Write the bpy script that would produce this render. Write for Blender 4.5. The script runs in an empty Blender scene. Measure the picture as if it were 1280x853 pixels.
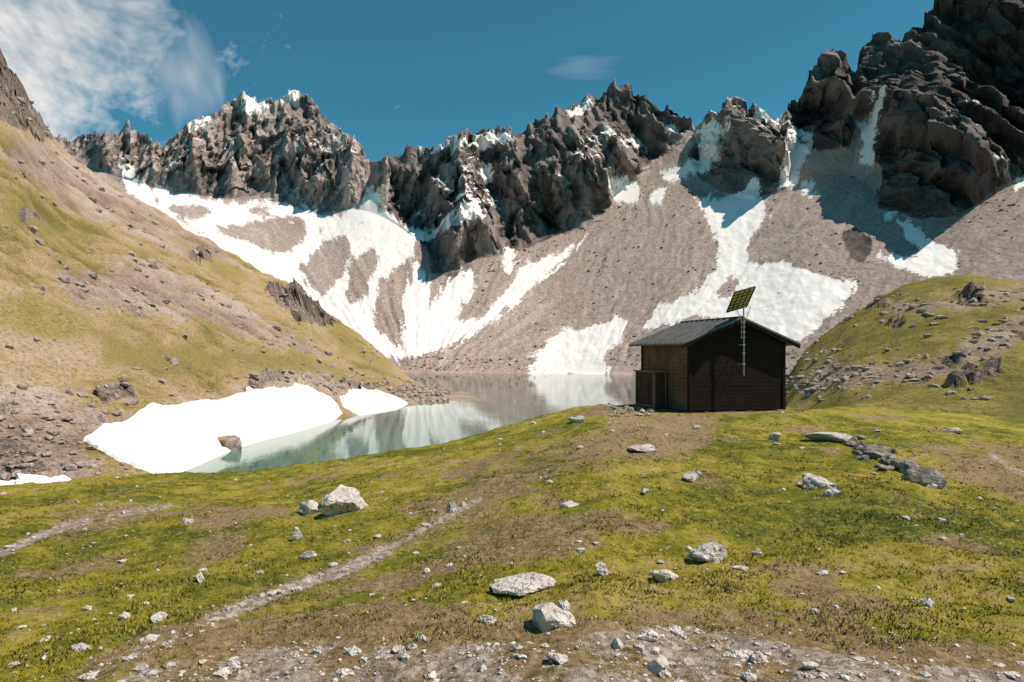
import bpy, math, random
import numpy as np
from mathutils import Vector, Matrix
random.seed(3)
F=853.3; CX=640.0; HY=440.0
LAKE=-14.0
sc=bpy.context.scene
f32=np.float32
# ---------------------------------------------------------------- noise
rs=np.random.RandomState(11)
PERM=rs.permutation(256).astype(np.int32); PERM=np.concatenate([PERM,PERM])
G3=rs.normal(size=(256,3)); G3/=np.linalg.norm(G3,axis=1)[:,None]; G3=G3.astype(f32)
R4=rs.rand(256,6).astype(f32)
def pn(x,y,z):
    x,y,z=np.broadcast_arrays(np.asarray(x,f32),np.asarray(y,f32),np.asarray(z,f32))
    xi=np.floor(x);yi=np.floor(y);zi=np.floor(z)
    fx=x-xi;fy=y-yi;fz=z-zi
    xi=xi.astype(np.int32)&255;yi=yi.astype(np.int32)&255;zi=zi.astype(np.int32)&255
    u=fx*fx*fx*(fx*(fx*6-15)+10);v=fy*fy*fy*(fy*(fy*6-15)+10);w=fz*fz*fz*(fz*(fz*6-15)+10)
    out=0
    for i in (0,1):
        a=PERM[xi+i]; wu=u if i else 1-u
        for j in (0,1):
            b=PERM[(a+yi+j)&255]; wv=v if j else 1-v
            for k in (0,1):
                g=G3[PERM[(b+zi+k)&255]]; ww=w if k else 1-w
                out=out+wu*wv*ww*(g[...,0]*(fx-i)+g[...,1]*(fy-j)+g[...,2]*(fz-k))
    return out*1.5
def fbm(x,y,z,o=4,ridge=False,lac=2.03,gain=.5):
    s=0;a=1.0;t=0
    for i in range(o):
        n=pn(x*lac**i+i*17.3,y*lac**i+i*5.1,z*lac**i+i*9.7)
        if ridge: n=1-2*np.abs(n)*1.3
        s=s+a*n;t+=a;a*=gain
    return s/t
def facet(x,z,seed=0,tilt=1.3):
    """cellular noise with a tilted plane per cell: broken rock faces"""
    x=np.asarray(x,f32);z=np.asarray(z,f32);xi=np.floor(x);zi=np.floor(z);best=np.full(x.shape,9.,f32);val=np.zeros(x.shape,f32)
    for di in (-1,0,1):
        for dj in (-1,0,1):
            cx_=xi+di;cz_=zi+dj
            h=PERM[(PERM[(cx_.astype(np.int32)+seed)&255]+cz_.astype(np.int32))&255];R=R4[h]
            dx=x-cx_-R[...,0];dz=z-cz_-R[...,1];d2=dx*dx+dz*dz
            v=R[...,2]-.5+tilt*((R[...,3]-.5)*2*dx+(R[...,4]-.8)*dz*.8)
            k=d2<best;best=np.where(k,d2,best);val=np.where(k,v,val)
    return val
def interp(x,pts):
    p=sorted(pts); return np.interp(x,[a for a,_ in p],[b for _,b in p])
def gsm(a,s):
    k=np.arange(-int(3*s),int(3*s)+1);w=np.exp(-k*k/(2.*s*s));w/=w.sum()
    return np.convolve(np.pad(a,len(k)//2,mode='edge'),w,mode='valid')
def sstep(a,b,x):
    t=np.clip((x-a)/(b-a),0,1);return t*t*(3-2*t)
# ---------------------------------------------------------------- bearing survey masks
X0,Y0m,WR,HR=-400,-200,2100,1150
def raster(polys,neg=(),lines=(),blur=2):
    m=np.zeros((HR,WR),f32)
    def fill(pl,val):
        xs=[p[0] for p in pl];ys=[p[1] for p in pl]
        x0=max(int(min(xs))-1,X0);x1=min(int(max(xs))+2,X0+WR);y0=max(int(min(ys))-1,Y0m);y1=min(int(max(ys))+2,Y0m+HR)
        gx,gy=np.meshgrid(np.arange(x0,x1),np.arange(y0,y1))
        ins=np.zeros(gx.shape,bool);n=len(pl)
        for i in range(n):
            ax,ay=pl[i];bx,by=pl[(i+1)%n]
            if ay==by: continue
            c=((ay>gy)!=(by>gy))&(gx<(bx-ax)*(gy-ay)/(by-ay)+ax)
            ins^=c
        m[y0-Y0m:y1-Y0m,x0-X0:x1-X0][ins]=val
    for p in polys: fill(p,1)
    for p in neg: fill(p,0)
    for pl,w in lines:
        for i in range(len(pl)-1):
            ax,ay=pl[i][:2];bx,by=pl[i+1][:2]
            x0=int(min(ax,bx)-w-2);x1=int(max(ax,bx)+w+2);y0=int(min(ay,by)-w-2);y1=int(max(ay,by)+w+2)
            x0=max(x0,X0);y0=max(y0,Y0m);x1=min(x1,X0+WR);y1=min(y1,Y0m+HR)
            gx,gy=np.meshgrid(np.arange(x0,x1),np.arange(y0,y1))
            dx,dy=bx-ax,by-ay;t=np.clip(((gx-ax)*dx+(gy-ay)*dy)/(dx*dx+dy*dy),0,1)
            d=np.hypot(gx-ax-t*dx,gy-ay-t*dy)
            sub=m[y0-Y0m:y1-Y0m,x0-X0:x1-X0];np.maximum(sub,(d<w).astype(f32),out=sub)
    for _ in range(2):
        for ax in (0,1):
            c=np.cumsum(np.insert(m,0,0,axis=ax),axis=ax)
            k=2*blur+1
            if ax==0: r=(c[k:]-c[:-k])/k;m[blur:blur+r.shape[0]]=r
            else: r=(c[:,k:]-c[:,:-k])/k;m[:,blur:blur+r.shape[1]]=r
    return m
def samp(m,x,y):
    x=np.clip(np.nan_to_num(x)-X0,0,WR-2.01);y=np.clip(np.nan_to_num(y)-Y0m,0,HR-2.01)
    xi=x.astype(int);yi=y.astype(int);fx=x-xi;fy=y-yi
    return m[yi,xi]*(1-fx)*(1-fy)+m[yi,xi+1]*fx*(1-fy)+m[yi+1,xi]*(1-fx)*fy+m[yi+1,xi+1]*fx*fy
# ---------------------------------------------------------------- mesh helpers
def grid_obj(name,P,attrs,mat):
    nr,nc=P.shape[:2]
    idx=np.arange(nr*nc).reshape(nr,nc)
    Fq=np.stack([idx[:-1,:-1],idx[:-1,1:],idx[1:,1:],idx[1:,:-1]],-1).reshape(-1,4)
    return raw_obj(name,P.reshape(-1,3),Fq,attrs,mat)
def raw_obj(name,V,Fq,attrs,mat,smooth=True):
    me=bpy.data.meshes.new(name);k=Fq.shape[1]
    me.vertices.add(len(V));me.vertices.foreach_set('co',np.ascontiguousarray(V,f32).ravel())
    me.loops.add(Fq.size);me.loops.foreach_set('vertex_index',np.ascontiguousarray(Fq,np.int32).ravel())
    me.polygons.add(len(Fq));me.polygons.foreach_set('loop_start',np.arange(len(Fq),dtype=np.int32)*k)
    me.polygons.foreach_set('use_smooth',np.full(len(Fq),smooth,bool))
    me.update(calc_edges=True)
    for an,av in attrs.items():
        a=me.attributes.new(an,'FLOAT','POINT');a.data.foreach_set('value',np.ascontiguousarray(av,f32).ravel())
    ob=bpy.data.objects.new(name,me);sc.collection.objects.link(ob);me.materials.append(mat)
    return ob
# ---------------------------------------------------------------- node helpers
class NT:
    def __init__(s,name):
        s.m=bpy.data.materials.new(name);s.m.use_nodes=True;s.t=s.m.node_tree
        s.b=s.t.nodes['Principled BSDF'];s.b.inputs['Roughness'].default_value=.95
        s.b.inputs['Specular IOR Level'].default_value=.1
        s.pos=s.t.nodes.new('ShaderNodeNewGeometry').outputs['Position']
    def set(s,sock,v):
        if isinstance(v,bpy.types.NodeSocket): s.t.links.new(v,sock)
        else:
            if hasattr(sock.default_value,'__len__') and not hasattr(v,'__len__'): v=(v,)*len(sock.default_value)
            if hasattr(v,'__len__') and len(sock.default_value)==4 and len(v)==3: v=tuple(v)+(1,)
            sock.default_value=v
    def noise(s,scale,det=3,rough=.6,vec=None,stretch=None,dist=0):
        v=vec or s.pos
        if stretch:
            mp=s.t.nodes.new('ShaderNodeMapping');s.t.links.new(v,mp.inputs['Vector']);mp.inputs['Scale'].default_value=stretch;v=mp.outputs[0]
        n=s.t.nodes.new('ShaderNodeTexNoise');n.inputs['Scale'].default_value=scale;n.inputs['Detail'].default_value=det
        n.inputs['Roughness'].default_value=rough;n.inputs['Distortion'].default_value=dist;s.t.links.new(v,n.inputs['Vector']);return n.outputs['Fac']
    def vor(s,scale,feat='F1',out='Distance'):
        n=s.t.nodes.new('ShaderNodeTexVoronoi');n.feature=feat;n.inputs['Scale'].default_value=scale
        s.t.links.new(s.pos,n.inputs['Vector']);return n.outputs[out]
    def ramp(s,f,stops):
        r=s.t.nodes.new('ShaderNodeValToRGB');s.t.links.new(f,r.inputs[0]);e=r.color_ramp.elements
        while len(e)<len(stops): e.new(.5)
        for i,(p,c) in enumerate(stops):
            e[i].position=p;e[i].color=(tuple(c)+(1,)) if hasattr(c,'__len__') else (c,c,c,1)
        return r.outputs[0]
    def math(s,op,a,b=0,c=0,clamp=False):
        n=s.t.nodes.new('ShaderNodeMath');n.operation=op;n.use_clamp=clamp;s.set(n.inputs[0],a);s.set(n.inputs[1],b);s.set(n.inputs[2],c);return n.outputs[0]
    def mr(s,v,a,b,c=0,d=1):
        n=s.t.nodes.new('ShaderNodeMapRange');s.set(n.inputs[0],v)
        for i,q in enumerate((a,b,c,d)): n.inputs[i+1].default_value=q
        return n.outputs[0]
    def mix(s,f,a,b,mode='MIX'):
        n=s.t.nodes.new('ShaderNodeMix');n.data_type='RGBA';n.blend_type=mode;s.set(n.inputs[0],f);s.set(n.inputs[6],a);s.set(n.inputs[7],b);return n.outputs[2]
    def attr(s,nm):
        n=s.t.nodes.new('ShaderNodeAttribute');n.attribute_name=nm;return n.outputs['Fac']
    def bump(s,h,dist,strength=1.0,prev=None):
        n=s.t.nodes.new('ShaderNodeBump');s.set(n.inputs['Height'],h);n.inputs['Distance'].default_value=dist;s.set(n.inputs['Strength'],strength)
        if prev: s.t.links.new(prev,n.inputs['Normal'])
        return n.outputs[0]
    def out(s,col,nrm=None,rough=None):
        s.set(s.b.inputs['Base Color'],col)
        if nrm: s.t.links.new(nrm,s.b.inputs['Normal'])
        if rough is not None: s.set(s.b.inputs['Roughness'],rough)
        return s.m
SNOW=(.92,.865,.825)
def m_mountain():
    n=NT('mountain_rock_scree_snow')
    fine=n.noise(.5,3,.8)
    tal=n.ramp(n.attr('tv'),[(.25,(.23,.175,.15)),(.42,(.37,.29,.25)),(.56,(.45,.36,.315)),(.75,(.55,.45,.40))])
    tal=n.mix(.8,tal,n.ramp(fine,[(.3,.24),(.5,.5),(.7,.76)]),'OVERLAY')
    tal=n.mix(1.,tal,n.attr('scree_shade'),'MULTIPLY')
    rock=n.ramp(n.attr('rv'),[(.2,(.075,.06,.056)),(.4,(.22,.175,.16)),(.56,(.37,.30,.275)),(.78,(.58,.48,.435))])
    rock=n.mix(.8,rock,n.ramp(fine,[(.3,.25),(.7,.75)]),'OVERLAY')
    rock=n.mix(1.0,rock,n.attr('rock_shade'),'MULTIPLY')
    fo=n.math('SUBTRACT',fine,.5)
    col=n.mix(n.mr(n.math('ADD',n.attr('rock'),fo),.4,.6),tal,rock)
    sa=n.mr(n.math('ADD',n.attr('snow'),n.math('MULTIPLY',fo,1.4)),.36,.62)
    col=n.mix(sa,col,SNOW)
    return n.out(col)
def m_hill():
    n=NT('hillside_turf')
    v=n.attr('v');fine=n.noise(1.8,4,.8)
    gr=n.ramp(v,[(.30,(.20,.17,.045)),(.43,(.34,.26,.10)),(.54,(.43,.315,.16)),(.70,(.48,.36,.24))])
    scree=n.ramp(v,[(.3,(.24,.165,.125)),(.5,(.38,.285,.22)),(.72,(.54,.425,.35))])
    green=n.ramp(v,[(.3,(.12,.125,.022)),(.5,(.26,.22,.05)),(.7,(.37,.29,.11))])
    mo=n.math('ADD',n.math('MULTIPLY',n.math('SUBTRACT',v,.5),1.6),n.math('MULTIPLY',n.math('SUBTRACT',fine,.5),1.2))
    col=n.mix(n.mr(n.math('ADD',n.attr('scree'),mo),.35,.65),gr,scree)
    col=n.mix(n.mr(n.math('ADD',n.attr('green'),mo),.35,.65),col,green)
    rock=n.ramp(n.mix(.5,v,fine),[(.35,(.08,.06,.05)),(.5,(.20,.155,.13)),(.65,(.38,.30,.26))])
    col=n.mix(n.mr(n.math('ADD',n.attr('rock'),n.math('MULTIPLY',mo,.6)),.42,.58),col,rock)
    col=n.mix(.9,col,n.ramp(fine,[(.3,.18),(.5,.5),(.7,.78)]),'OVERLAY')
    sn=n.mr(n.math('ADD',n.attr('snow'),n.math('MULTIPLY',mo,.25)),.45,.55)
    col=n.mix(sn,col,SNOW)
    return n.out(col,n.bump(fine,.5,n.math('SUBTRACT',1.0,n.math('MULTIPLY',sn,.85))))
def m_meadow():
    n=NT('alpine_meadow_turf')
    fine=n.noise(13,5,.8);v=n.attr('v')
    g=n.ramp(v,[(.28,(.085,.105,.012)),(.40,(.18,.185,.018)),(.52,(.32,.275,.028)),(.64,(.41,.32,.075)),(.8,(.44,.31,.17))])
    g=n.mix(n.mr(fine,.54,.70),g,(.50,.41,.15))
    g=n.mix(n.mr(fine,.48,.34,0,.9),g,(.045,.045,.012))
    cell=n.vor(17,out='Color')
    dirt=n.ramp(fine,[(.3,(.14,.10,.07)),(.5,(.31,.235,.18)),(.7,(.54,.45,.38))])
    grav=n.mix(n.mr(cell,.45,.95),dirt,(.62,.54,.485))
    brown=n.ramp(fine,[(.33,(.11,.07,.04)),(.5,(.30,.205,.11)),(.68,(.46,.35,.22))])
    nb=n.math('ADD',n.math('MULTIPLY',n.math('SUBTRACT',v,.5),1.2),n.math('MULTIPLY',n.math('SUBTRACT',fine,.5),1.4))
    col=n.mix(n.mr(n.math('ADD',n.attr('brown'),nb),.38,.75,0,.9),g,brown)
    col=n.mix(n.mr(n.math('ADD',n.attr('dirt'),nb),.40,.60),col,grav)
    return n.out(col,n.bump(fine,.06,1.))
def m_stone(name,c1,c2,c3,sc1=3.):
    n=NT(name);a=n.noise(sc1,5,.78)
    col=n.ramp(a,[(.32,c1),(.44,c2),(.60,c3)])
    b=n.noise(sc1*5,2,.7)
    col=n.mix(n.mr(b,.56,.62,0,.7),col,(.15,.12,.10))
    return n.out(col,n.bump(a,.16/sc1*3,1.))
M_MT=m_mountain();M_HL=m_hill();M_MD=m_meadow()
M_ST=m_stone('limestone',(.34,.285,.245),(.57,.50,.45),(.74,.67,.62))
M_STB=m_stone('hillside_stone',(.20,.155,.125),(.38,.30,.26),(.56,.47,.41),.8)
M_STD=m_stone('dark_stone',(.10,.08,.07),(.22,.185,.16),(.40,.35,.31),3.)

# ---------------------------------------------------------------- 1. mountain range
cols=np.arange(-180,1520,1.25)
SKY=[(-180,150),(60,176),(95,170),(120,166),(140,172),(160,156),(178,170),(200,178),(222,165),(238,148),(262,145),(282,132),(300,127),(320,126),(345,132),(358,125),(375,120),(390,130),(408,150),(425,165),(440,172),(455,192),(462,208),(475,200),(500,190),(520,180),(545,180),(565,178),(590,165),(625,158),(650,163),(680,152),(700,142),(715,132),(740,122),(765,115),(788,108),(803,120),(830,135),(850,142),(870,157),(895,152),(905,138),(920,132),(940,138),(965,150),(978,152),(985,130),(1000,122),(1010,92),(1025,84),(1045,70),(1058,78),(1068,90),(1078,62),(1092,50),(1110,44),(1125,50),(1140,30),(1155,22),(1170,2),(1190,-10),(1230,-35),(1280,-65),(1400,-120),(1520,-110)]
CLF=[(-180,180),(75,190),(120,208),(155,232),(200,236),(230,240),(280,252),(320,246),(350,258),(380,262),(400,270),(425,264),(450,252),(465,235),(475,262),(500,282),(530,305),(550,338),(575,336),(600,325),(640,318),(680,303),(720,290),(760,268),(775,240),(800,232),(830,208),(860,192),(875,225),(900,240),(940,250),(980,238),(1000,205),(1020,195),(1080,205),(1100,262),(1150,275),(1200,272),(1240,245),(1280,218),(1520,190)]
e_s=(HY-interp(cols,SKY))/F; e_c=(HY-gsm(interp(cols,CLF),30))/F
YB=gsm(interp(cols,[(-180,442),(700,442),(800,410),(900,370),(1000,330),(1280,270),(1520,240)]),20)
mm=gsm(interp(cols,[(-180,.56),(100,.54),(380,.50),(480,.56),(600,.62),(800,.68),(1000,.66),(1280,.68),(1520,.7)]),20)
nn=gsm(interp(cols,[(0,1.15),(460,1.1),(600,1.3),(800,1.15),(1000,1.25),(1500,1.3)]),20)
YC=gsm((14+mm*YB)/(mm-e_c),25);YS=(nn-e_c)*YC/(nn-e_s);YS=gsm(YS,12)
ZC=e_c*YC;ZS=e_s*YS
U=(cols-CX)/F
rows=[]
def addrow(Yv,Zv,kind,t): rows.append((Yv,Zv,kind,t))
addrow(YB-60,np.full_like(YB,LAKE-12),0,0.);addrow(YB-6,np.full_like(YB,LAKE-1.5),0,0.)
NA=230
for i in range(NA):
    t=i/NA;Yv=1/((1-t)/YB+t/YC);s=np.clip((Yv-YB)/(YC-YB),0,1)
    addrow(Yv,(LAKE+.2)+(ZC-LAKE-.2)*s**1.12,0,s)
NB=340
for i in range(NB+1):
    t=i/NB;Yv=YC+(YS-YC)*t;addrow(Yv,ZC+(ZS-ZC)*t,1,t+0*Yv)
for i in range(1,12): addrow(YS+i*18,ZS-i*16-i*i*1.5,2,1.)
Yg=np.array([r[0] for r in rows]);Zg=np.array([r[1] for r in rows])
T=np.array([np.broadcast_to(r[3],cols.shape) for r in rows]);K=np.array([np.full(cols.shape,r[2]) for r in rows])
Xg=U[None,:]*Yg
tc=np.where(K==1,T,np.where(K==2,1,0));ta=np.where(K==0,T,1)
px=CX+F*Xg/Yg;py=HY-F*Zg/Yg
wx=9*fbm(px/26,py/60,0,3)+7*fbm(px/7,py/22,3.3,4,gain=.6);wy=9*fbm(px/26+9,py/26,5,5,gain=.6)
# fall-line fan coordinates (debris fans run towards the lake)
wf=3*fbm(px/60,py/60,77,3)
a1=np.arctan2(px-520,500-py)+.04*wf;r1=np.hypot(px-520,500-py)/60
a2=np.arctan2(px-660,600-py)+.03*wf;r2_=np.hypot(px-660,600-py)/60
blend=sstep(700,780,px)
def fan(sa,sr,o,g,seed):
    return (1-blend)*fbm(a1*sa,r1*sr,seed,o,gain=g)+blend*fbm(a2*sa*1.6,r2_*sr,seed+5,o,gain=g)
clf=interp(px+wx,CLF)-py+wy*.6
rn=samp(raster([[(985,190),(1062,185),(1075,150),(1095,150),(1090,200),(1100,215),(1095,262),(990,240)],[(780,232),(870,150),(882,160),(850,205),(800,240)],[(470,262),(475,225),(490,215),(486,262)]],blur=3),px+wx,py+wy)
W=np.clip(clf/34,0,1)*(1-.6*tc**2)*(1-.8*rn)
sx=Xg+.35*Yg
b1=fbm(sx/110,Yg/400,Zg/260,1,True)-.3
b2=fbm(sx/46,Yg/200,Zg/190,4,True,gain=.5)-.3
q1=fbm(Xg/30,Yg/40,Zg/30,3);q2=fbm(Xg/30+40,Yg/40,Zg/30,3)
fa=facet((Xg+.35*Zg)/30+.6*q1,Zg/58+.6*q2,3,.9);fb=facet((Xg-.25*Zg)/13+q1*.8,Zg/26+q2*.8,91,1.);fc=facet(Xg/5.5+q1*2,Zg/9+q2*2,17,1.)
b3=fbm(Xg/7,Yg/14,Zg/12,3,gain=.6)
tt=sstep(0,.08,ta)*(1-sstep(.9,1,ta))*(K==0)
run=fan(13,.5,3,.5,2.)
Yd=Yg-W*(46*b1+48*b2+13*fa+6.5*fb+2.8*fc+1.*b3)
jag=np.clip((tc-.6)/.4,0,1)**1.5*(K>0)
Zd=Zg+jag*(5*fa+6*fb+3.5*fc+2*b3)+tt*(1.5*run+3*fbm(Xg/80,Yg/80,Zg*0,3)+.9*fbm(Xg/6,Yg/9,0,4,gain=.6))+W*(1-jag)*(1.5*b3+2*fb)
snowP=[
[(148,226),(200,236),(240,243),(290,256),(330,246),(375,262),(400,272),(430,264),(455,250),(466,225),(478,262),(500,282),(530,285),(565,268),(560,285),(520,305),(505,330),(480,345),(468,375),(465,405),(490,425),(502,452),(480,450),(455,425),(430,405),(400,390),(350,355),(300,330),(240,300),(190,270)],
[(515,318),(532,345),(535,380),(522,410),(515,445),(498,447),(505,400),(512,360)],
[(560,348),(600,338),(588,365),(572,392),(570,402),(600,392),(630,368),(655,335),(690,320),(745,288),(728,305),(680,345),(640,382),(600,410),(570,430),(530,446),(508,450),(530,400),(545,372)],
[(630,305),(648,310),(642,340),(625,345)],
[(662,468),(672,440),(690,424),(705,410),(722,416),(745,408),(762,400),(772,392),(785,402),(778,425),(765,440),(755,448),(770,470)],
[(762,228),(780,225),(800,236),(790,256),(765,246)],
[(825,215),(850,208),(880,190),(872,160),(890,160),(902,188),(885,212),(858,222),(832,228)],
[(815,240),(832,232),(830,252),(818,262)],
[(865,242),(900,250),(925,240),(948,228),(958,265),(945,290),(932,312),(945,335),(978,322),(1000,338),(1050,350),(1072,352),(1050,385),(1008,424),(975,425),(930,400),(870,398),(850,400),(815,416),(798,410),(830,378),(870,365),(890,340),(895,300),(885,270)],
[(985,150),(1018,172),(1005,205),(992,238),(972,232),(988,195)],[(1000,230),(1012,222),(1020,235),(1008,250)],
[(1066,150),(1088,160),(1112,122),(1116,128),(1096,165),(1088,212),(1074,205),(1080,178)],
[(1105,264),(1130,272),(1162,300),(1195,312),(1190,345),(1150,347),(1122,335),(1092,322),(1098,315),(1140,326),(1152,312),(1125,288)],
[(1236,198),(1262,208),(1258,214),(1238,206)],[(1262,232),(1282,220),(1284,232),(1266,238)],[(1192,122),(1225,134),(1216,140)],[(1285,260),(1330,240),(1360,280)],
[(292,130),(330,127),(340,142),(305,146)],[(345,122),(378,122),(372,136),(352,132)],[(228,160),(262,146),(272,152),(240,170)],
[(150,200),(168,205),(165,235),(152,228)],
[(510,182),(575,180),(620,162),(652,172),(640,180),(600,183),(560,190),(520,188)],[(700,142),(745,126),(748,134),(712,150)],
[(752,172),(812,172),(808,180),(756,178)],[(922,145),(960,142),(985,155),(975,168),(940,158)],[(880,170),(910,165),(905,175),(885,182)],[(825,150),(850,150),(856,162),(835,165)],
[(595,255),(612,262),(600,285),(560,295),(545,300),(575,275)],[(600,195),(615,200),(608,225),(595,220)]]
snowN=[[(205,254),(262,260),(275,268),(240,274),(212,266)],[(262,286),(330,276),(372,270),(388,286),(366,312),(348,320),(318,308),(285,298)],[(378,335),(405,300),(432,290),(442,312),(425,348),(405,372),(385,358)],[(440,330),(462,310),(478,318),(455,365),(445,385),(430,370)],[(395,285),(415,280),(405,295)],[(905,345),(925,340),(912,375),(895,378)],[(180,246),(210,250),(195,256)],[(300,262),(340,258),(345,266),(310,270)]]
Sm=raster(snowP,snowN,blur=5)
snow=samp(Sm,px+wx,py+wy)
stripe=fan(26,.6,4,.68,8.)
snow=np.clip((snow-.5)*1.2+.5-1.15*stripe-.65*fbm(px/11,py/11,9,5,gain=.68),-.3,1.3)*(snow>.03)
dZ=np.gradient(Zd,axis=0);dY=np.gradient(Yd,axis=0)
flat=dY/(np.hypot(dY,dZ)+1e-4)
ledge=sstep(.74,.92,flat)*sstep(-.05,.22,fbm(Xg/70,Yg/80,Zg/50,4))*(W>.25)*interp(px,[(0,1),(900,.95),(1050,.6),(1300,.45)])
snow=np.maximum(snow,ledge*.8)
rock=sstep(-3,6,clf)*(1-.95*rn)
rp=raster([[(535,305),(560,300),(590,320),(600,345),(560,347),(535,340)],[(1050,290),(1070,280),(1095,300),(1080,330),(1060,320)]],blur=3)
rock=np.maximum(rock,samp(rp,px+wx,py+wy)*.8)
rock_shade=interp(px,[(0,1.0),(440,.98),(490,.64),(800,.62),(950,.56),(1050,.38),(1300,.31)])  # darkens the rock colour rightwards: the right massif's shade is painted in
scree_shade=interp(px,[(0,.98),(800,.98),(1000,.88),(1150,.76),(1300,.70)])  # scree colour darkened rightwards, painting the shade of slopes turned from the sun
tv=.5+.22*fbm(sx/45,Yg/200,Zg/200,4)+.30*fan(22,.5,5,.62,3.)+.24*fbm(Xg/4,Yg/6,0,4,gain=.75)
rv=.46+.42*fbm(Xg/26,Yg/40,Zg/60,6,gain=.75)+.10*fa+.16*fb+.12*fc-.14*np.clip(-b2*2,0,1)  # last term paints crevice shade into the recessed gullies
P=np.stack([U[None,:]*Yd,Yd,Zd],-1)
P[...,0]+=W*3*b3
grid_obj('mountain_range',P,dict(snow=snow,rock=rock,rock_shade=rock_shade+0*px,scree_shade=scree_shade+0*px,tv=tv,rv=rv),M_MT)
# rockfall debris lying on the scree
deb_w=((K==0)&(ta>.02)&(px>470)&(px<1330)&(snow<.2))*(.25+np.clip(fbm(Xg/40,Yg/60,0,3)*3,0,1.5)+2*(ta<.12)+1.5*(ta>.85))
DEBP=P.copy()

# ---------------------------------------------------------------- 2. lakeside hillside
cols=np.arange(-420,660,1.35);U=(cols-CX)/F
LCR=[(-420,-240),(-200,-90),(0,56),(8,80),(22,92),(35,120),(50,150),(80,188),(120,220),(160,244),(200,268),(250,298),(300,322),(340,347),(355,352),(380,364),(400,382),(420,398),(440,412),(470,438),(500,462),(522,480),(560,488),(600,493),(618,502),(660,520)]
LFT=[(-420,660),(-200,640),(0,618),(105,612),(190,600),(235,586),(300,557),(380,537),(428,522),(470,516),(510,508),(560,502),(600,497.5),(618,508),(660,522)]
ycr=gsm(interp(cols,LCR),3);yft=gsm(interp(cols,LFT),9)
ycs=gsm(interp(cols,LCR),14)
Y0=-LAKE*F/(yft-HY);Y0=np.where(cols<606,Y0,np.minimum(Y0,205.));Y0=gsm(Y0,6)
Y1=gsm(interp(cols,[(-420,300),(0,330),(200,350),(350,350),(460,345),(500,330),(540,270),(600,218),(660,215)]),12)
Z0=-(yft-HY)/F*Y0;Z1s=(HY-ycs)/F*Y1;Z1=(HY-ycr)/F*Y1
rows=[(Y0-25,Z0-8,0*Y0)]
NR=430
for i in range(NR+1):
    t=i/NR;Yv=1/((1-t)/Y0+t/Y1);s=np.clip((Yv-Y0)/(Y1-Y0),0,1);rows.append((Yv,Z0+(Z1s-Z0)*s+(Z1-Z1s)*s**8,s))
for i in range(1,8): rows.append((Y1+i*9,Z1-i*i*1.4,1+0*Y0))
Yg=np.array([r_[0] for r_ in rows]);Zg=np.array([r_[1] for r_ in rows]);S=np.array([r_[2] for r_ in rows])
Xg=U[None,:]*Yg;px=CX+F*Xg/Yg;py=HY-F*Zg/Yg
hs=np.clip((S*(Y1-Y0)[None,:])/40,0,1)*np.clip((Z1-Z0)/40,.05,1)[None,:]
wx=8*fbm(px/30,py/30,1,4);wy=8*fbm(px/26+9,py/26,5,4)
rp=raster([[(-400,-260),(-100,-80),(0,50),(30,90),(70,180),(45,178),(0,160),(-200,60),(-400,-40)],[(332,368),(352,358),(378,364),(405,385),(418,402),(400,412),(372,402),(350,388)],[(-50,540),(40,560),(60,585),(30,605),(-50,605)],[(235,318),(262,318),(268,332),(245,332)],[(300,484),(350,474),(360,482),(310,492)],[(430,480),(470,484),(465,490),(430,488)],[(20,258),(60,262),(50,274),(22,270)],[(120,500),(170,490),(175,500),(130,512)]],blur=3)
rock=samp(rp,px+wx,py+wy)
scree=samp(raster([[(-100,500),(60,500),(130,525),(250,500),(330,478),(430,478),(500,486),(620,492),(620,510),(300,500),(105,548),(130,600),(-100,610)],[(60,340),(200,330),(320,400),(420,440),(380,450),(250,410),(100,390)],[(0,180),(60,185),(160,250),(260,300),(330,350),(250,330),(100,270),(0,200)]],blur=9),px+2*wx,py+2*wy)
green=samp(raster([[(130,420),(300,440),(440,468),(560,485),(540,492),(420,482),(330,470),(130,465)],[(0,225),(40,232),(80,290),(60,300),(0,280)],[(395,385),(430,403),(500,462),(470,466),(420,440),(405,412)],[(150,268),(260,318),(330,360),(290,360),(200,300)],[(0,380),(90,400),(150,440),(60,440),(0,420)]],blur=7),px+2*wx,py+2*wy)*.55
snow=samp(raster([[(103,550),(130,532),(150,530),(190,506),(215,510),(240,503),(275,499),(300,492),(380,486),(415,500),(430,520),(380,545),(300,575),(250,592),(195,594),(150,580)],[(425,497),(448,487),(480,490),(512,505),(490,517),(450,520),(430,512)],[(-60,606),(30,597),(80,598),(125,604),(70,618),(-60,622)]],[[(272,546),(296,546),(300,556),(280,560)]],blur=1),px+.9*wx,py+.6*wy)
n1=fbm(Xg/45,Yg/70,Zg/45,4);n2=fbm(Xg/9,Yg/9,Zg/9,4);n3=fbm(Xg/14,Yg/30,0,3,True);nr_=facet((Xg+Yg*.4)/7+n2,Zg/6+n1,5)+.5*facet(Xg/2.6+n2,(Zg+Yg*.5)/2.6,8)
n5=fbm(Xg/2.2,Yg/2.6,Zg/2.2,4,gain=.6)
amp=(1-.8*np.clip(snow*1.5,0,1))
Zd=Zg+hs*(5.5*n1+1.8*n2+1.5*n3+.5*n5)*amp+rock*nr_*np.clip(Yg/90,0.3,3)*1.9*(1-.5*(S>.98))+.45*np.clip(snow*2-1,0,1)*(py<600)
vv=.5+.28*n1+.36*n2+.18*n5+.24*fbm(Xg/50+Zg/20,Yg/90,Zg/9,4,gain=.6)
P=np.stack([Xg-rock*nr_*1.5,Yg,Zd],-1)
HILLP=P.copy();HILLS=(snow<.1)&(S>.0)&(S<.98)&(px>-60)&(px<560)
HILLW=(np.clip(scree,0,1)*np.where(py>460,2,.6)+rock+.12)*HILLS
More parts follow.
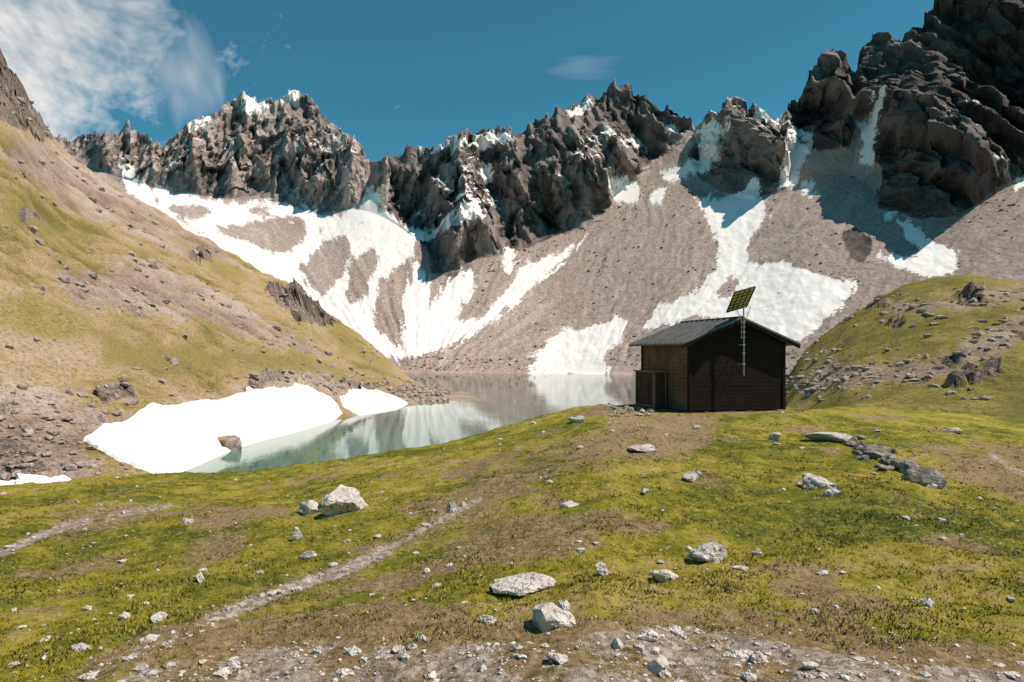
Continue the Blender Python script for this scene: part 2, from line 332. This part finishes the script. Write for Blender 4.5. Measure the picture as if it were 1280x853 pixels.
grid_obj('grassy_hillside',P,dict(snow=snow,rock=rock,scree=scree,green=green,v=vv),M_HL)

# ---------------------------------------------------------------- 3. grassy mound
cols=np.arange(955,1750,1.5);U=(cols-CX)/F
MCR=[(955,505),(978,480),(990,462),(1000,446),(1015,430),(1035,414),(1060,396),(1100,372),(1130,356),(1165,348),(1200,344),(1240,347),(1280,352),(1400,345),(1750,300)]
ycr=gsm(interp(cols,MCR),3)
Y1=gsm(interp(cols,[(955,150),(1000,165),(1100,170),(1200,160),(1280,150),(1750,120)]),9)
Y0=gsm(interp(cols,[(955,120),(985,95),(1060,62),(1280,47),(1750,38)]),6)
yft=interp(cols,[(955,530),(985,508),(1100,515),(1280,535),(1750,560)])
Z0=-(yft-HY)/F*Y0-1.;Z1=(HY-ycr)/F*Y1
rows=[(Y0-12,Z0-7,0*Y0)]
NR=270
for i in range(NR+1):
    t=i/NR;Yv=1/((1-t)/Y0+t/Y1);s=np.clip((Yv-Y0)/(Y1-Y0),0,1);rows.append((Yv,Z0+(Z1-Z0)*(.12*s+.88*(1-(1-s)**1.5)*s**.5),s))
for i in range(1,10): rows.append((Y1+i*7,Z1-i*i*.6,1+0*Y0))
Yg=np.array([r_[0] for r_ in rows]);Zg=np.array([r_[1] for r_ in rows]);S=np.array([r_[2] for r_ in rows])
Xg=U[None,:]*Yg;px=CX+F*Xg/Yg;py=HY-F*Zg/Yg
wx=8*fbm(px/30,py/30,1,4);wy=8*fbm(px/26+9,py/26,5,4)
rock=samp(raster([[(1185,470),(1215,455),(1255,452),(1245,470),(1190,486)],[(1078,378),(1110,370),(1115,382),(1082,388)],[(1195,370),(1225,362),(1230,376),(1200,382)],[(1100,402),(1130,398),(1120,410)],[(1260,420),(1300,400),(1300,425)],[(1180,450),(1215,440),(1210,450),(1185,458)]],blur=3),px+wx,py+wy)
scree=samp(raster([[(985,470),(1060,455),(1180,440),(1290,380),(1300,420),(1200,470),(1100,480),(990,500)],[(1000,440),(1070,445),(1060,455),(995,455)],[(1090,380),(1290,350),(1290,375),(1120,400)]],blur=7),px+2*wx,py+2*wy)
green=.75-.5*scree
nn2=fbm(Xg/6,Yg/6,Zg/6,4);nn3=fbm(Xg/1.5,Yg/1.5,Zg/1.5,4,gain=.6);nn1=fbm(Xg/30,Yg/30,0,3)
nr_=facet((Xg+Yg*.4)/4+nn2,Zg/3+nn2,5)+.5*facet(Xg/1.5+nn2,(Zg+Yg*.5)/1.5,8)
Zd=Zg+np.clip(S*4,0,1)*(1.8*nn1*(1-.8*S)+.9*nn2+.25*nn3)+rock*1.6*nr_
P=np.stack([Xg,Yg,Zd],-1)
MOUNDP=P.copy();MOUNDW=(scree+.3*(green<.45)+.08)*((S>0.02)&(S<.97)&(px<1400))
grid_obj('grassy_mound',P,dict(snow=0*S,rock=rock,scree=scree*.8,green=green,v=.46+.25*nn1+.36*nn2+.18*nn3),M_HL)

# ---------------------------------------------------------------- 4. meadow knoll
KX=[(-500,640),(-200,628),(0,618),(60,612),(120,604),(180,599),(240,598),(300,597),(360,591),(420,581),(480,571),(540,560),(590,549),(640,535),(680,524),(720,513),(760,507),(800,511),(860,515),(980,516),(1040,512),(1100,512),(1280,528),(1800,560)]
KY=[(-500,17),(0,21),(120,24),(300,26),(420,28),(540,30),(640,32),(760,34),(830,37),(900,38.5),(980,39),(1100,48),(1280,46),(1800,42)]
tab=np.arange(-600,2000,2.)
kyt=gsm(interp(tab,KX),6);kYt=gsm(interp(tab,KY),12)
Zk_t=-(kyt-HY)/F*kYt
def knoll(X,Y,detail=True):
    Ye=np.maximum(Y,5.)
    c=CX+F*X/Ye
    Yk=np.interp(c,tab,kYt);Zk=np.interp(c,tab,Zk_t)
    zn=-2.25
    z=zn+(Zk-zn)*(Y-3)/(Yk-3)
    over=np.maximum(Y-Yk,0)
    drop=interp(c,[(0,.5),(760,.45),(980,.4),(1050,.12),(1280,.10)])
    base=Zk-np.minimum(over*drop*sstep(0,8,over)+.0,30)
    z=np.where(over>0,base,z)
    d=np.hypot(X-10.3,Y-35.2);k=1-sstep(3.9,6.0,d);z=z*(1-k)+(-2.86)*k
    fade=sstep(1,10,Y)
    near=1-sstep(.75,1.,Y/Yk)*.6
    z=z+fade*near*.42*fbm(X/6.,Y/6.,0,3)*(1-k)
    if detail:
        z=z+(1-k*.8)*(.15*fbm(X/.9,Y/.9,2,3)+.055*fbm(X/.22,Y/.22,3,3))
    return z
paths=[([(60,870),(150,825),(250,782),(330,748),(400,722),(440,708),(480,690)],8),([(480,690),(540,655),(600,625)],4),
       ([(-100,720),(0,692),(60,665),(110,650)],6),([(110,650),(170,640),(215,632)],3),([(1235,566),(1260,582),(1290,597),(1330,610)],3)]
DIRT=raster([[(0,900),(160,840),(330,805),(420,800),(520,810),(700,800),(760,785),(860,780),(960,800),(1100,825),(1300,845),(1500,900),(1500,950),(0,950)],
             [(640,560),(655,556),(650,566)]],lines=paths,blur=3)
BROWN=raster([[(540,690),(600,655),(680,640),(760,640),(740,680),(660,705),(560,715)],[(480,740),(620,775),(860,765),(1000,780),(1300,810),(1300,950),(0,950),(200,830)],[(960,700),(1040,705),(1050,735),(980,730)],[(560,600),(640,580),(760,530),(900,530),(880,560),(700,590),(600,630)],[(750,505),(1010,515),(1020,532),(760,525)],[(60,640),(220,620),(200,650),(60,690)],[(240,660),(330,650),(300,700),(200,720)],[(1150,560),(1300,560),(1300,640),(1200,600)]],lines=[(paths[0][0],16),(paths[1][0],14)],blur=14)
vr=np.concatenate([np.linspace(-6,2.5,18),2.6*np.exp(np.linspace(0,math.log(95/2.6),700))])
uc=np.linspace(-1.35,1.35,1000)
Yg=np.repeat(vr[:,None],len(uc),1);Xg=uc[None,:]*(np.maximum(Yg,0)+5.)
Zg=knoll(Xg,Yg)
def svy(X,Y,Z):
    Yc=np.maximum(Y,2.2);return CX+F*X/Yc,HY-F*Z/Yc
px,py=svy(Xg,Yg,Zg);wx=10*fbm(Xg/1.2,Yg/1.2,1,4);wy=wx*.4
pat=.55+.75*fbm(Xg/.8,Yg/.8,4,4)
dirt=np.clip(samp(DIRT,px+wx*.5,py+wy*.5),0,1)
dirt=np.where(py>775,dirt*np.clip(pat,0,1),dirt*.95)
brown=samp(BROWN,px+2*wx,py+2*wy)*.9+.75*sstep(.05,.32,fbm(Xg/2.6,Yg/2.6,31,4,gain=.6))
vm=.48+.34*fbm(Xg/4.5,Yg/4.5,8,3)+.46*fbm(Xg/.75,Yg/.75,6,5,gain=.68)
grid_obj('grass_hill',np.stack([Xg,Yg,Zg],-1),dict(dirt=dirt,brown=brown,v=vm),M_MD)

def hit(x,y):
    Y=np.exp(np.linspace(math.log(3.),math.log(60),3000));X=(x-CX)/F*Y;e=(HY-y)/F
    z=knoll(X,Y);g=np.where(z>=e*Y)[0]
    i=g[0] if len(g) else 2000
    return float(X[i]),float(Y[i]),float(z[i])

# ---------------------------------------------------------------- lake
n=NT('lake_water')
sh=n.attr('shallow')
col=n.mix(n.attr('near'),(.005,.050,.046),(.008,.135,.105))
col=n.mix(sh,col,(.13,.22,.17))
w1=n.noise(1.1,2,.6,stretch=(1,1.6,1));w2=n.noise(.06,3,.6,stretch=(.5,1,1))
n.b.inputs['IOR'].default_value=1.33;n.b.inputs['Specular IOR Level'].default_value=.5
M_LK=n.out(col,n.bump(w1,.012,n.mr(w2,.4,.6,.2,.8)),.015)
yy=np.linspace(52,470,300);xx=np.linspace(-110,190,260)
Xg,Yg=np.meshgrid(xx,yy);px,py=svy(Xg,Yg,np.full_like(Xg,LAKE))
shm=raster([[(150,610),(190,592),(235,582),(300,557),(380,537),(428,520),(434,522),(390,542),(330,562),(285,575),(240,596),(200,615)],[(470,512),(560,497),(610,492),(618,500),(560,508),(480,520)]],blur=3)
nr2=sstep(490,570,py)
grid_obj('lake',np.stack([Xg,Yg,np.full_like(Xg,LAKE)],-1),dict(shallow=samp(shm,px,py),near=nr2),M_LK)

# ---------------------------------------------------------------- stones
def ico(sub):
    import bmesh
    bm=bmesh.new();bmesh.ops.create_icosphere(bm,subdivisions=sub,radius=1)
    V=np.array([v.co[:] for v in bm.verts]);Fc=np.array([[v.index for v in f.verts] for f in bm.faces]);bm.free();return V,Fc
def rockshape(sub,seed,cuts=11,rough=.05):
    r=np.random.RandomState(seed);V,Fc=ico(sub)
    for _ in range(cuts):
        nn_=r.normal(size=3);nn_/=np.linalg.norm(nn_);d=r.uniform(.38,.8)
        s=V@nn_-d;V=V-np.where(s>0,s,0)[:,None]*nn_*.97
    V=V*(1+rough*fbm(V[:,0]*2+seed,V[:,1]*2,V[:,2]*2,4)[:,None]*2)
    return V,Fc
def boulder(x,y,wpx,hpx,mat=M_ST,name='boulder',seed=0,pos=None):
    X,Y,Z=pos or hit(x,y)
    w=wpx/F*Y/2*1.2;h=hpx/F*Y
    V,Fc=rockshape(4,seed+int(x*7+y),15,.15)
    r=np.random.RandomState(seed+int(x));a=r.uniform(-.5,.5)
    V=V*np.array([w,w*.75,h*.8]);c,s=math.cos(a),math.sin(a)
    V=V@np.array([[c,s,0],[-s,c,0],[0,0,1]]);V[:,2]+=h*.2
    ob=raw_obj(name,V,Fc,{},mat,False);ob.location=(X,Y,Z);return ob
for b in [(432,640,74,36),(392,641,34,16),(415,636,34,22),(688,784,58,38),(886,702,62,34),(1022,610,44,22),(1040,620,24,14),(655,736,72,18),(752,718,24,24),(863,600,25,15),(830,726,36,13),(824,838,34,22),(566,640,14,18),(373,674,14,18),(803,564,36,11),(250,727,15,15),(386,698,22,9),(725,528,24,13),(968,550,16,10),(234,654,18,10),(706,634,28,8),(932,820,40,9),(700,826,30,13),(812,800,36,12),(806,616,16,9),(1190,540,30,7),(612,776,22,10),(294,838,20,12),(870,536,14,6)]:
    boulder(*b)
boulder(1036,551,64,17,name='rock_slab')
Yb=-LAKE*F/(562-HY);boulder(287,560,34,26,M_STB,seed=5,pos=((287-CX)/F*Yb,Yb,LAKE+.1))
def scatter(name,pts,sizes,mat,flat=.6,seed=5,sub=1):
    r=np.random.RandomState(seed);temps=[rockshape(sub,i+50,7,.12) for i in range(8)]
    Vs=[];Fs=[];off=0
    for (p,s) in zip(pts,sizes):
        V,Fc=temps[r.randint(8)];a=r.uniform(0,6.28);c,q=math.cos(a),math.sin(a)
        V=V*np.array([s,s*r.uniform(.5,1),s*r.uniform(.35,1)*flat]);V=V@np.array([[c,q,0],[-q,c,0],[0,0,1]])
        Vs.append(V+np.asarray(p)+np.array([0,0,s*.1]));Fs.append(Fc+off);off+=len(V)
    return raw_obj(name,np.concatenate(Vs),np.concatenate(Fs),{},mat,False)
r=np.random.RandomState(21)
N=36000;Yr=3.2*np.exp(r.rand(N)*math.log(36/3.2));Xr=(r.rand(N)*2-1)*.95*(Yr+1);Zr=knoll(Xr,Yr)
qx,qy=svy(Xr,Yr,Zr);dm=samp(DIRT,qx,qy);bm_=samp(BROWN,qx,qy)
cl=np.clip(fbm(Xr/2.5,Yr/2.5,7,2)*2.2,0,1)
keep=r.rand(N)<(.035+.45*dm+.16*bm_*cl+.09*cl)
keep&=np.hypot(Xr-10.3,Yr-35.2)>3.5
Xr,Yr,Zr=Xr[keep],Yr[keep],Zr[keep]
sz=.008+.015*r.rand(len(Xr))**2+ (r.rand(len(Xr))<.20)*.055*r.rand(len(Xr))**2;sz*=(1+Yr*.055)*1.15
scatter('scattered_stones',np.stack([Xr,Yr,Zr],-1),sz,M_ST,.7)
pts=[];szs=[]
for i in range(60):
    t=r.rand();x=1062+t*110+r.normal()*5;y=556+t*50+r.normal()*4
    p=hit(x,y);pts.append((p[0],p[1],p[2]+.03));szs.append(.12+.34*r.rand()**2)
scatter('stone_row',pts,szs,M_STD,.8,9,2)
pts=[];szs=[]
for i in range(60):
    t=r.rand();x=760+t*60;y=514+r.normal()*3
    p=hit(x,y);pts.append(p);szs.append(.08+.2*r.rand())
scatter('rubble',pts,szs,M_STB,.6,12,2)
def pick(Pg,Wt,n,seed):
    r2=np.random.RandomState(seed);w=(Wt.ravel()/Wt.sum());i=r2.choice(len(w),n,p=w);return Pg.reshape(-1,3)[i]
pp=pick(HILLP,HILLW,3600,4);r2=np.random.RandomState(8)
scatter('hillside_rocks',pp,(.10+1.2*r2.rand(len(pp))**6)*np.clip(pp[:,1]/110,.8,2.2),M_STB,.7,3)
pp=pick(MOUNDP,MOUNDW,1200,6)
scatter('mound_rocks',pp,(.1+1.0*r2.rand(len(pp))**5)*np.clip(pp[:,1]/90,.7,2),M_STB,.7,4)
pp=pick(DEBP,deb_w,3500,16)
scatter('scree_boulders',pp,(.5+2.0*r2.rand(len(pp))**5)*np.clip(pp[:,1]/600,.6,1.3),M_STD,.8,14)

# ---------------------------------------------------------------- grass tufts
n=NT('grass_blades')
gcol=n.ramp(n.attr('rnd'),[(.0,(.085,.11,.012)),(.35,(.20,.205,.02)),(.7,(.38,.32,.04)),(1.,(.52,.43,.17))])
cxyz=n.t.nodes.new('ShaderNodeCombineXYZ');cxyz.inputs[2].default_value=1
M_GB=n.out(gcol,cxyz.outputs[0])
NTF=66000;Yr=3.1*np.exp(r.rand(NTF)*math.log(34/3.1));Xr=(r.rand(NTF)*2-1)*.92*(Yr+1)
qx,qy=svy(Xr,Yr,knoll(Xr,Yr,False));dm=samp(DIRT,qx,qy);bq=samp(BROWN,qx,qy)
cl=fbm(Xr/1.1,Yr/1.1,13,3)
k=(r.rand(NTF)<np.clip(1-1.2*dm-.5*bq,.06,1))&(r.rand(NTF)<np.clip(.55+1.7*cl,.06,1))&(np.hypot(Xr-10.3,Yr-35.2)>4)
Xr,Yr,cl=Xr[k],Yr[k],cl[k];nb=5
Xb=np.repeat(Xr,nb)+r.normal(size=len(Xr)*nb)*.04;Yb=np.repeat(Yr,nb)+r.normal(size=len(Yr)*nb)*.04
Zb=knoll(Xb,Yb)-.004
hgt=(.015+.025*r.rand(len(Xb)))*(1+np.repeat(np.clip(cl,0,1),nb));wd=(.0022+.0006*Yb)*(.7+.6*r.rand(len(Xb)))
an=r.rand(len(Xb))*6.28;ln=r.rand(len(Xb))*6.28
dx=np.cos(an)*wd;dy=np.sin(an)*wd;lx=np.cos(ln)*hgt*.6;ly=np.sin(ln)*hgt*.6
V=np.stack([np.stack([Xb-dx,Yb-dy,Zb],-1),np.stack([Xb+dx,Yb+dy,Zb],-1),np.stack([Xb+lx,Yb+ly,Zb+hgt],-1)],1).reshape(-1,3)
tz=np.clip(.5+1.5*fbm(Xr/2.5,Yr/2.5,2,4),0,1)
rv=np.repeat(np.clip(r.rand(len(Xb))*.5+np.repeat(tz,nb)*.5,0,1),3)
raw_obj('meadow_grass',V,np.arange(len(V)).reshape(-1,3),dict(rnd=rv),M_GB,False)

# ---------------------------------------------------------------- hut
def wood(name,c1,c2,c3,sv):
    n=NT(name)
    tcn=n.t.nodes.new('ShaderNodeTexCoord').outputs['Object']
    g=n.noise(3.,5,.7,vec=tcn,stretch=sv);p=n.noise(1.2,3,.5,vec=tcn)
    col=n.ramp(n.mix(.35,g,p),[(.33,c1),(.5,c2),(.68,c3)])
    return n.out(col,n.bump(g,.01,.7),.8)
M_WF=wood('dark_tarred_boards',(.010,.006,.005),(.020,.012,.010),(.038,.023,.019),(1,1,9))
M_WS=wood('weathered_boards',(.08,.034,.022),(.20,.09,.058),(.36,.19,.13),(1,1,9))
M_WP=wood('porch_boards',(.04,.016,.011),(.09,.04,.027),(.17,.08,.055),(9,9,1))
M_WL=wood('porch_side_boards',(.14,.065,.045),(.30,.15,.10),(.46,.26,.19),(9,9,1))
n=NT('metal_roofing');n.b.inputs['Metallic'].default_value=.2
M_RF=n.out(n.ramp(n.noise(1.5,4),[(.3,(.05,.045,.045)),(.7,(.11,.10,.10))]),None,.5)
n=NT('metal_roof_seams');n.b.inputs['Metallic'].default_value=.2
M_RS=n.out(n.ramp(n.noise(1.5,3),[(.3,(.13,.12,.12)),(.7,(.22,.205,.20))]),None,.5)
n=NT('galvanised_steel');n.b.inputs['Metallic'].default_value=.2;M_GS=n.out(n.ramp(n.noise(8,3),[(.3,(.22,.22,.22)),(.7,(.38,.38,.38))]),None,.5)
n=NT('panel_frame');M_PF=n.out((.02,.018,.016),None,.5)
n=NT('panel_backsheet');M_PB=n.out(n.ramp(n.noise(3,3),[(.3,(.42,.34,.15)),(.7,(.58,.50,.27))]),None,.5)
n=NT('solar_cells');M_SC=n.out((.015,.02,.05),None,.2)
M_CON=m_stone('foundation_stone',(.05,.045,.04),(.12,.105,.095),(.22,.20,.18),2.)
def empty(name,loc,rz=0):
    e=bpy.data.objects.new(name,None);sc.collection.objects.link(e);e.location=loc;e.rotation_euler=(0,0,rz);return e
def part(name,V,Fc,mat,par,bev=0):
    me=bpy.data.meshes.new(name);me.from_pydata([tuple(v) for v in V],[],[tuple(q) for q in Fc]);me.update()
    ob=bpy.data.objects.new(name,me);sc.collection.objects.link(ob);me.materials.append(mat);ob.parent=par
    if bev:
        m=ob.modifiers.new('b','BEVEL');m.width=bev;m.segments=1
    return ob
BF=[(0,3,2,1),(4,5,6,7),(0,1,5,4),(1,2,6,5),(2,3,7,6),(3,0,4,7)]
def boxes(name,lst,mat,par,bev=0):
    V=[];Fc=[]
    for (x0,y0,z0,x1,y1,z1) in lst:
        o=len(V);V+=[(x0,y0,z0),(x1,y0,z0),(x1,y1,z0),(x0,y1,z0),(x0,y0,z1),(x1,y0,z1),(x1,y1,z1),(x0,y1,z1)]
        Fc+=[tuple(i+o for i in q) for q in BF]
    return part(name,V,Fc,mat,par,bev)
def beam(V,Fc,a,b,rad,seg=8):
    a=Vector(a);b=Vector(b);d=(b-a).normalized();s=d.orthogonal().normalized();t=d.cross(s);o=len(V)
    for p in (a,b):
        for i in range(seg):
            an_=6.28318*i/seg;V.append(p+s*math.cos(an_)*rad+t*math.sin(an_)*rad)
    for i in range(seg): Fc.append((o+i,o+(i+1)%seg,o+seg+(i+1)%seg,o+seg+i))
    Fc.append(tuple(o+i for i in range(seg))[::-1]);Fc.append(tuple(o+seg+i for i in range(seg)))
def beams(name,lst,mat,par,seg=8):
    V=[];Fc=[]
    for a,b,rad in lst: beam(V,Fc,a,b,rad,seg)
    return part(name,V,Fc,mat,par)
hut=empty('mountain_hut',(8.33,32.,-2.81),math.radians(15))
w,L,hw,hr=5.13,5.0,3.32,4.32
sl=(hr-hw)/(w/2)
V=[(0.03,.03,0),(w-.03,.03,0),(w-.03,.03,hw-.03),(w/2,.03,hr-.03),(.03,.03,hw-.03)];V+=[(a,L-.03,c) for a,b,c in V]
part('walls',V,[(0,1,2,3,4),(9,8,7,6,5),(0,5,6,1),(1,6,7,2),(2,7,8,3),(3,8,9,4),(4,9,5,0)],M_WF,hut)
rr=random.Random(4)
def siding(face,mat,name):
    lst=[];z=0.02;bh=.19
    while z<(hr if face=='f' else hw)-.05:
        z1=min(z+bh-.012,(hr if face=='f' else hw)-.04);t=.025+.012*rr.random()
        if face=='f':
            a=0. if z1<hw else (z1-hw)/sl
            if w-2*a<.2: break
            lst.append((a,-t+.03,z,w-a,.028,z1))
        elif face=='l': lst.append((-t+.03,.03,z,.028,L,z1))
        elif face=='r': lst.append((w-.028,.03,z,w-.03+t,L,z1))
        z+=bh
    boxes(name,lst,mat,hut)
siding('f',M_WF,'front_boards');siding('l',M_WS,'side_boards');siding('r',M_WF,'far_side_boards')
boxes('corner_posts',[(-.05,-.05,0,.09,.0-.004,hw),(w-.09,-.05,0,w+.05,-.004,hw),(-.06,-.003,0,-.004,.12,hw-.05),(-.06,L-.1,0,-.004,L+.04,hw-.05)],M_WF,hut)
def roofside(sg):
    cx=w/2;ov=.62;ex=cx+ov;th=.07
    V=[];Fc=[];y0=-.42;y1=L+.42
    zt=lambda d:hr+.10-d*sl
    for d in (0,ex):
        for y in (y0,y1):
            V.append((cx+sg*d,y,zt(d)));V.append((cx+sg*d,y,zt(d)-th))
    Fc=[(0,2,6,4),(1,5,7,3),(0,4,5,1),(2,3,7,6),(4,6,7,5),(0,1,3,2)]
    part('roof_sheet',V,Fc,M_RF,hut)
    V=[];Fc=[]
    y=y0+.05
    while y<y1-.04:
        o=len(V)
        for d in (0.02,ex-.01):
            for yy_,zz in ((y-.05,.003),(y-.03,.06),(y+.03,.06),(y+.05,.003)):
                V.append((cx+sg*d,yy_,zt(d)+zz))
        Fc+=[(o,o+1,o+5,o+4),(o+1,o+2,o+6,o+5),(o+2,o+3,o+7,o+6),(o,o+3,o+2,o+1),(o+4,o+5,o+6,o+7)]
        y+=.52
    part('roof_ribs',V,Fc,M_RS,hut)
    V=[];d0,d1=.0,ex-.01
    for yy_ in (y0+.02,y0+.06):
        V+=[(cx+sg*d0,yy_,zt(d0)-th-.005),(cx+sg*d1,yy_,zt(d1)-th-.005),(cx+sg*d1,yy_,zt(d1)-th-.15),(cx+sg*d0,yy_,zt(d0)-th-.15)]
    part('barge_board',V,[(0,1,2,3),(7,6,5,4),(0,4,5,1),(1,5,6,2),(2,6,7,3),(3,7,4,0)],M_WF,hut)
roofside(-1);roofside(1)
beams('ridge_cap',[((w/2,-.44,hr+.12),(w/2,L+.44,hr+.12),.07)],M_RF,hut)
boxes('porch',[(-.75,2.15,0,-.08,4.15,1.78)],M_WP,hut,.01)
boxes('porch_roof',[(-.85,2.05,1.785,-.07,4.25,1.85)],M_WL,hut)
boxes('porch_trim',[(-.79,2.1,0,-.755,2.2,1.78),(-.79,4.1,0,-.755,4.2,1.78),(-.785,2.25,.05,-.753,4.05,.14),(-.74,2.11,.02,-.68,2.146,1.76),(-.16,2.11,.02,-.10,2.146,1.76)],M_WL,hut)
boxes('porch_door',[(-.775,2.7,.05,-.752,3.5,1.66)],M_WP,hut)
lst=[]
for i in range(19):
    x=-.35+i*.34;lst.append((x,-.28-.12*rr.random(),-.42,x+.31,.4,-.02-.08*rr.random()))
for i in range(17):
    y=.1+i*.32;lst.append((-.36-.1*rr.random(),y,-.42,.3,y+.29,-.02-.06*rr.random()))
boxes('stone_plinth',lst,M_CON,hut,.03)
# ---------------------------------------------------------------- solar panel mast
mast=empty('solar_panel_mast',(10.90,32.12,-1.08),math.radians(15))
H=3.22
lst=[((0,0,-.05),(0,0,H),.035),((-.13,0,1.7),(-.13,0,H-.4),.012)]
lst+=[((-.13,0,z),(0.1,0,z),.014) for z in (1.75,2.0,2.25,2.5,2.75)]
lst+=[((0,0,.5),(0,.45,.5),.02),((0,0,1.4),(0,.45,1.4),.02),((0,0,2.4),(0.,.5,2.75),.02),((0,0,H-.9),(-.4,.1,H),.016),((0,0,H-.9),(.45,.1,H),.016),((-.07,0,.5),(.07,0,.5),.03),((-.07,0,1.0),(.07,0,1.0),.03),((-.07,0,1.4),(.07,0,1.4),.03)]
beams('pole',lst,M_GS,mast)
pan=bpy.data.objects.new('panel',None);sc.collection.objects.link(pan);pan.parent=mast
pan.location=(-.12,.05,H+.32)
nrm=Vector((-.17,.62,.76)).normalized();right=Vector((1,-.26,0));right=(right-nrm*right.dot(nrm)).normalized();up=nrm.cross(right)
pan.rotation_euler=Matrix((right,up,nrm)).transposed().to_euler()
W2,H2=.53,.70
boxes('panel_cells',[(-W2,-H2,.012,W2,H2,.02)],M_SC,pan)
bk=[]
for i in range(4):
    for j in range(6):
        bk.append((-W2+i*W2/2+.02,-H2+j*H2/3+.02,-.004,-W2+(i+1)*W2/2-.02,-H2+(j+1)*H2/3-.02,.010))
boxes('panel_backsheet',bk,M_PB,pan)
fr=[(-W2-.03,-H2-.03,-.03,-W2,H2+.03,.03),(W2,-H2-.03,-.03,W2+.03,H2+.03,.03),(-W2,-H2-.03,-.03,W2,-H2,.03),(-W2,H2,-.03,W2,H2+.03,.03)]
fr+=[(-W2+i*W2/2-.014,-H2,-.02,-W2+i*W2/2+.014,H2,.009) for i in (1,2,3)]
fr+=[(-W2,-H2+i*H2*2/6-.014,-.024,W2,-H2+i*H2*2/6+.014,.007) for i in range(1,6)]
boxes('panel_frame',fr,M_PF,pan)

# ---------------------------------------------------------------- sun, sky, camera
el,az=math.radians(56),math.radians(98)
d=Vector((math.sin(az)*math.cos(el),math.cos(az)*math.cos(el),math.sin(el)))
sl_=bpy.data.lights.new('sun','SUN');sl_.energy=5.0;sl_.angle=math.radians(.5);sl_.color=(1,.90,.79)
so=bpy.data.objects.new('sun',sl_);sc.collection.objects.link(so);so.rotation_euler=d.to_track_quat('Z','Y').to_euler()
wd_=bpy.data.worlds.new('World');sc.world=wd_;wd_.use_nodes=True;t=wd_.node_tree
bg=t.nodes['Background'];sky=t.nodes.new('ShaderNodeTexSky');sky.sky_type='NISHITA';sky.sun_disc=False
sky.sun_elevation=el;sky.sun_rotation=az;sky.altitude=2400;sky.air_density=1.;sky.dust_density=.6;sky.ozone_density=1.
class WN(NT):
    def __init__(s,t): s.t=t;s.pos=t.nodes.new('ShaderNodeTexCoord').outputs['Generated']
wn=WN(t)
skyc=wn.mix(1.,sky.outputs[0],(.28,.80,.72),'MULTIPLY')
def dirv(x,y):
    return Vector(((x-CX)/F,1,(HY-y)/F)).normalized()
def cloud(x,y,rad,inner,stretch,scale,lo,hi,amt,rough=.62,dist=.6,det=3):
    vd=t.nodes.new('ShaderNodeVectorMath');vd.operation='DISTANCE';t.links.new(wn.pos,vd.inputs[0]);vd.inputs[1].default_value=dirv(x,y)
    fall=wn.mr(vd.outputs['Value'],inner,rad,1,0)
    nz=wn.noise(scale,det,rough,stretch=stretch,dist=dist)
    v=wn.math('ADD',nz,wn.math('MULTIPLY',wn.math('SUBTRACT',fall,1.),.45))
    return wn.math('MULTIPLY',wn.mr(v,lo,hi),amt,clamp=True)
c1=cloud(35,75,.34,.0,(1,1,1.3),5.6,.20,.48,1.,.70,.25,5)
c2=cloud(235,90,.13,.0,(5,1,2.),3.,.32,.60,.4)
c3=cloud(725,80,.12,.0,(1.5,1,6),3.,.40,.66,.12)
c=wn.math('MAXIMUM',wn.math('MAXIMUM',c1,c2),c3)
skyc=wn.mix(c,skyc,(6.8,6.5,6.2))
t.links.new(skyc,bg.inputs[0]);bg.inputs[1].default_value=.135
cam=bpy.data.cameras.new('camera');co=bpy.data.objects.new('camera',cam);sc.collection.objects.link(co)
cam.sensor_width=36;cam.lens=24.0;cam.shift_y=(HY-426.5)/1280;cam.clip_start=.1;cam.clip_end=6000
co.location=(0,0,0);co.rotation_euler=(math.pi/2,0,0);sc.camera=co
sc.view_settings.view_transform='Standard';sc.view_settings.look='None';sc.view_settings.exposure=0
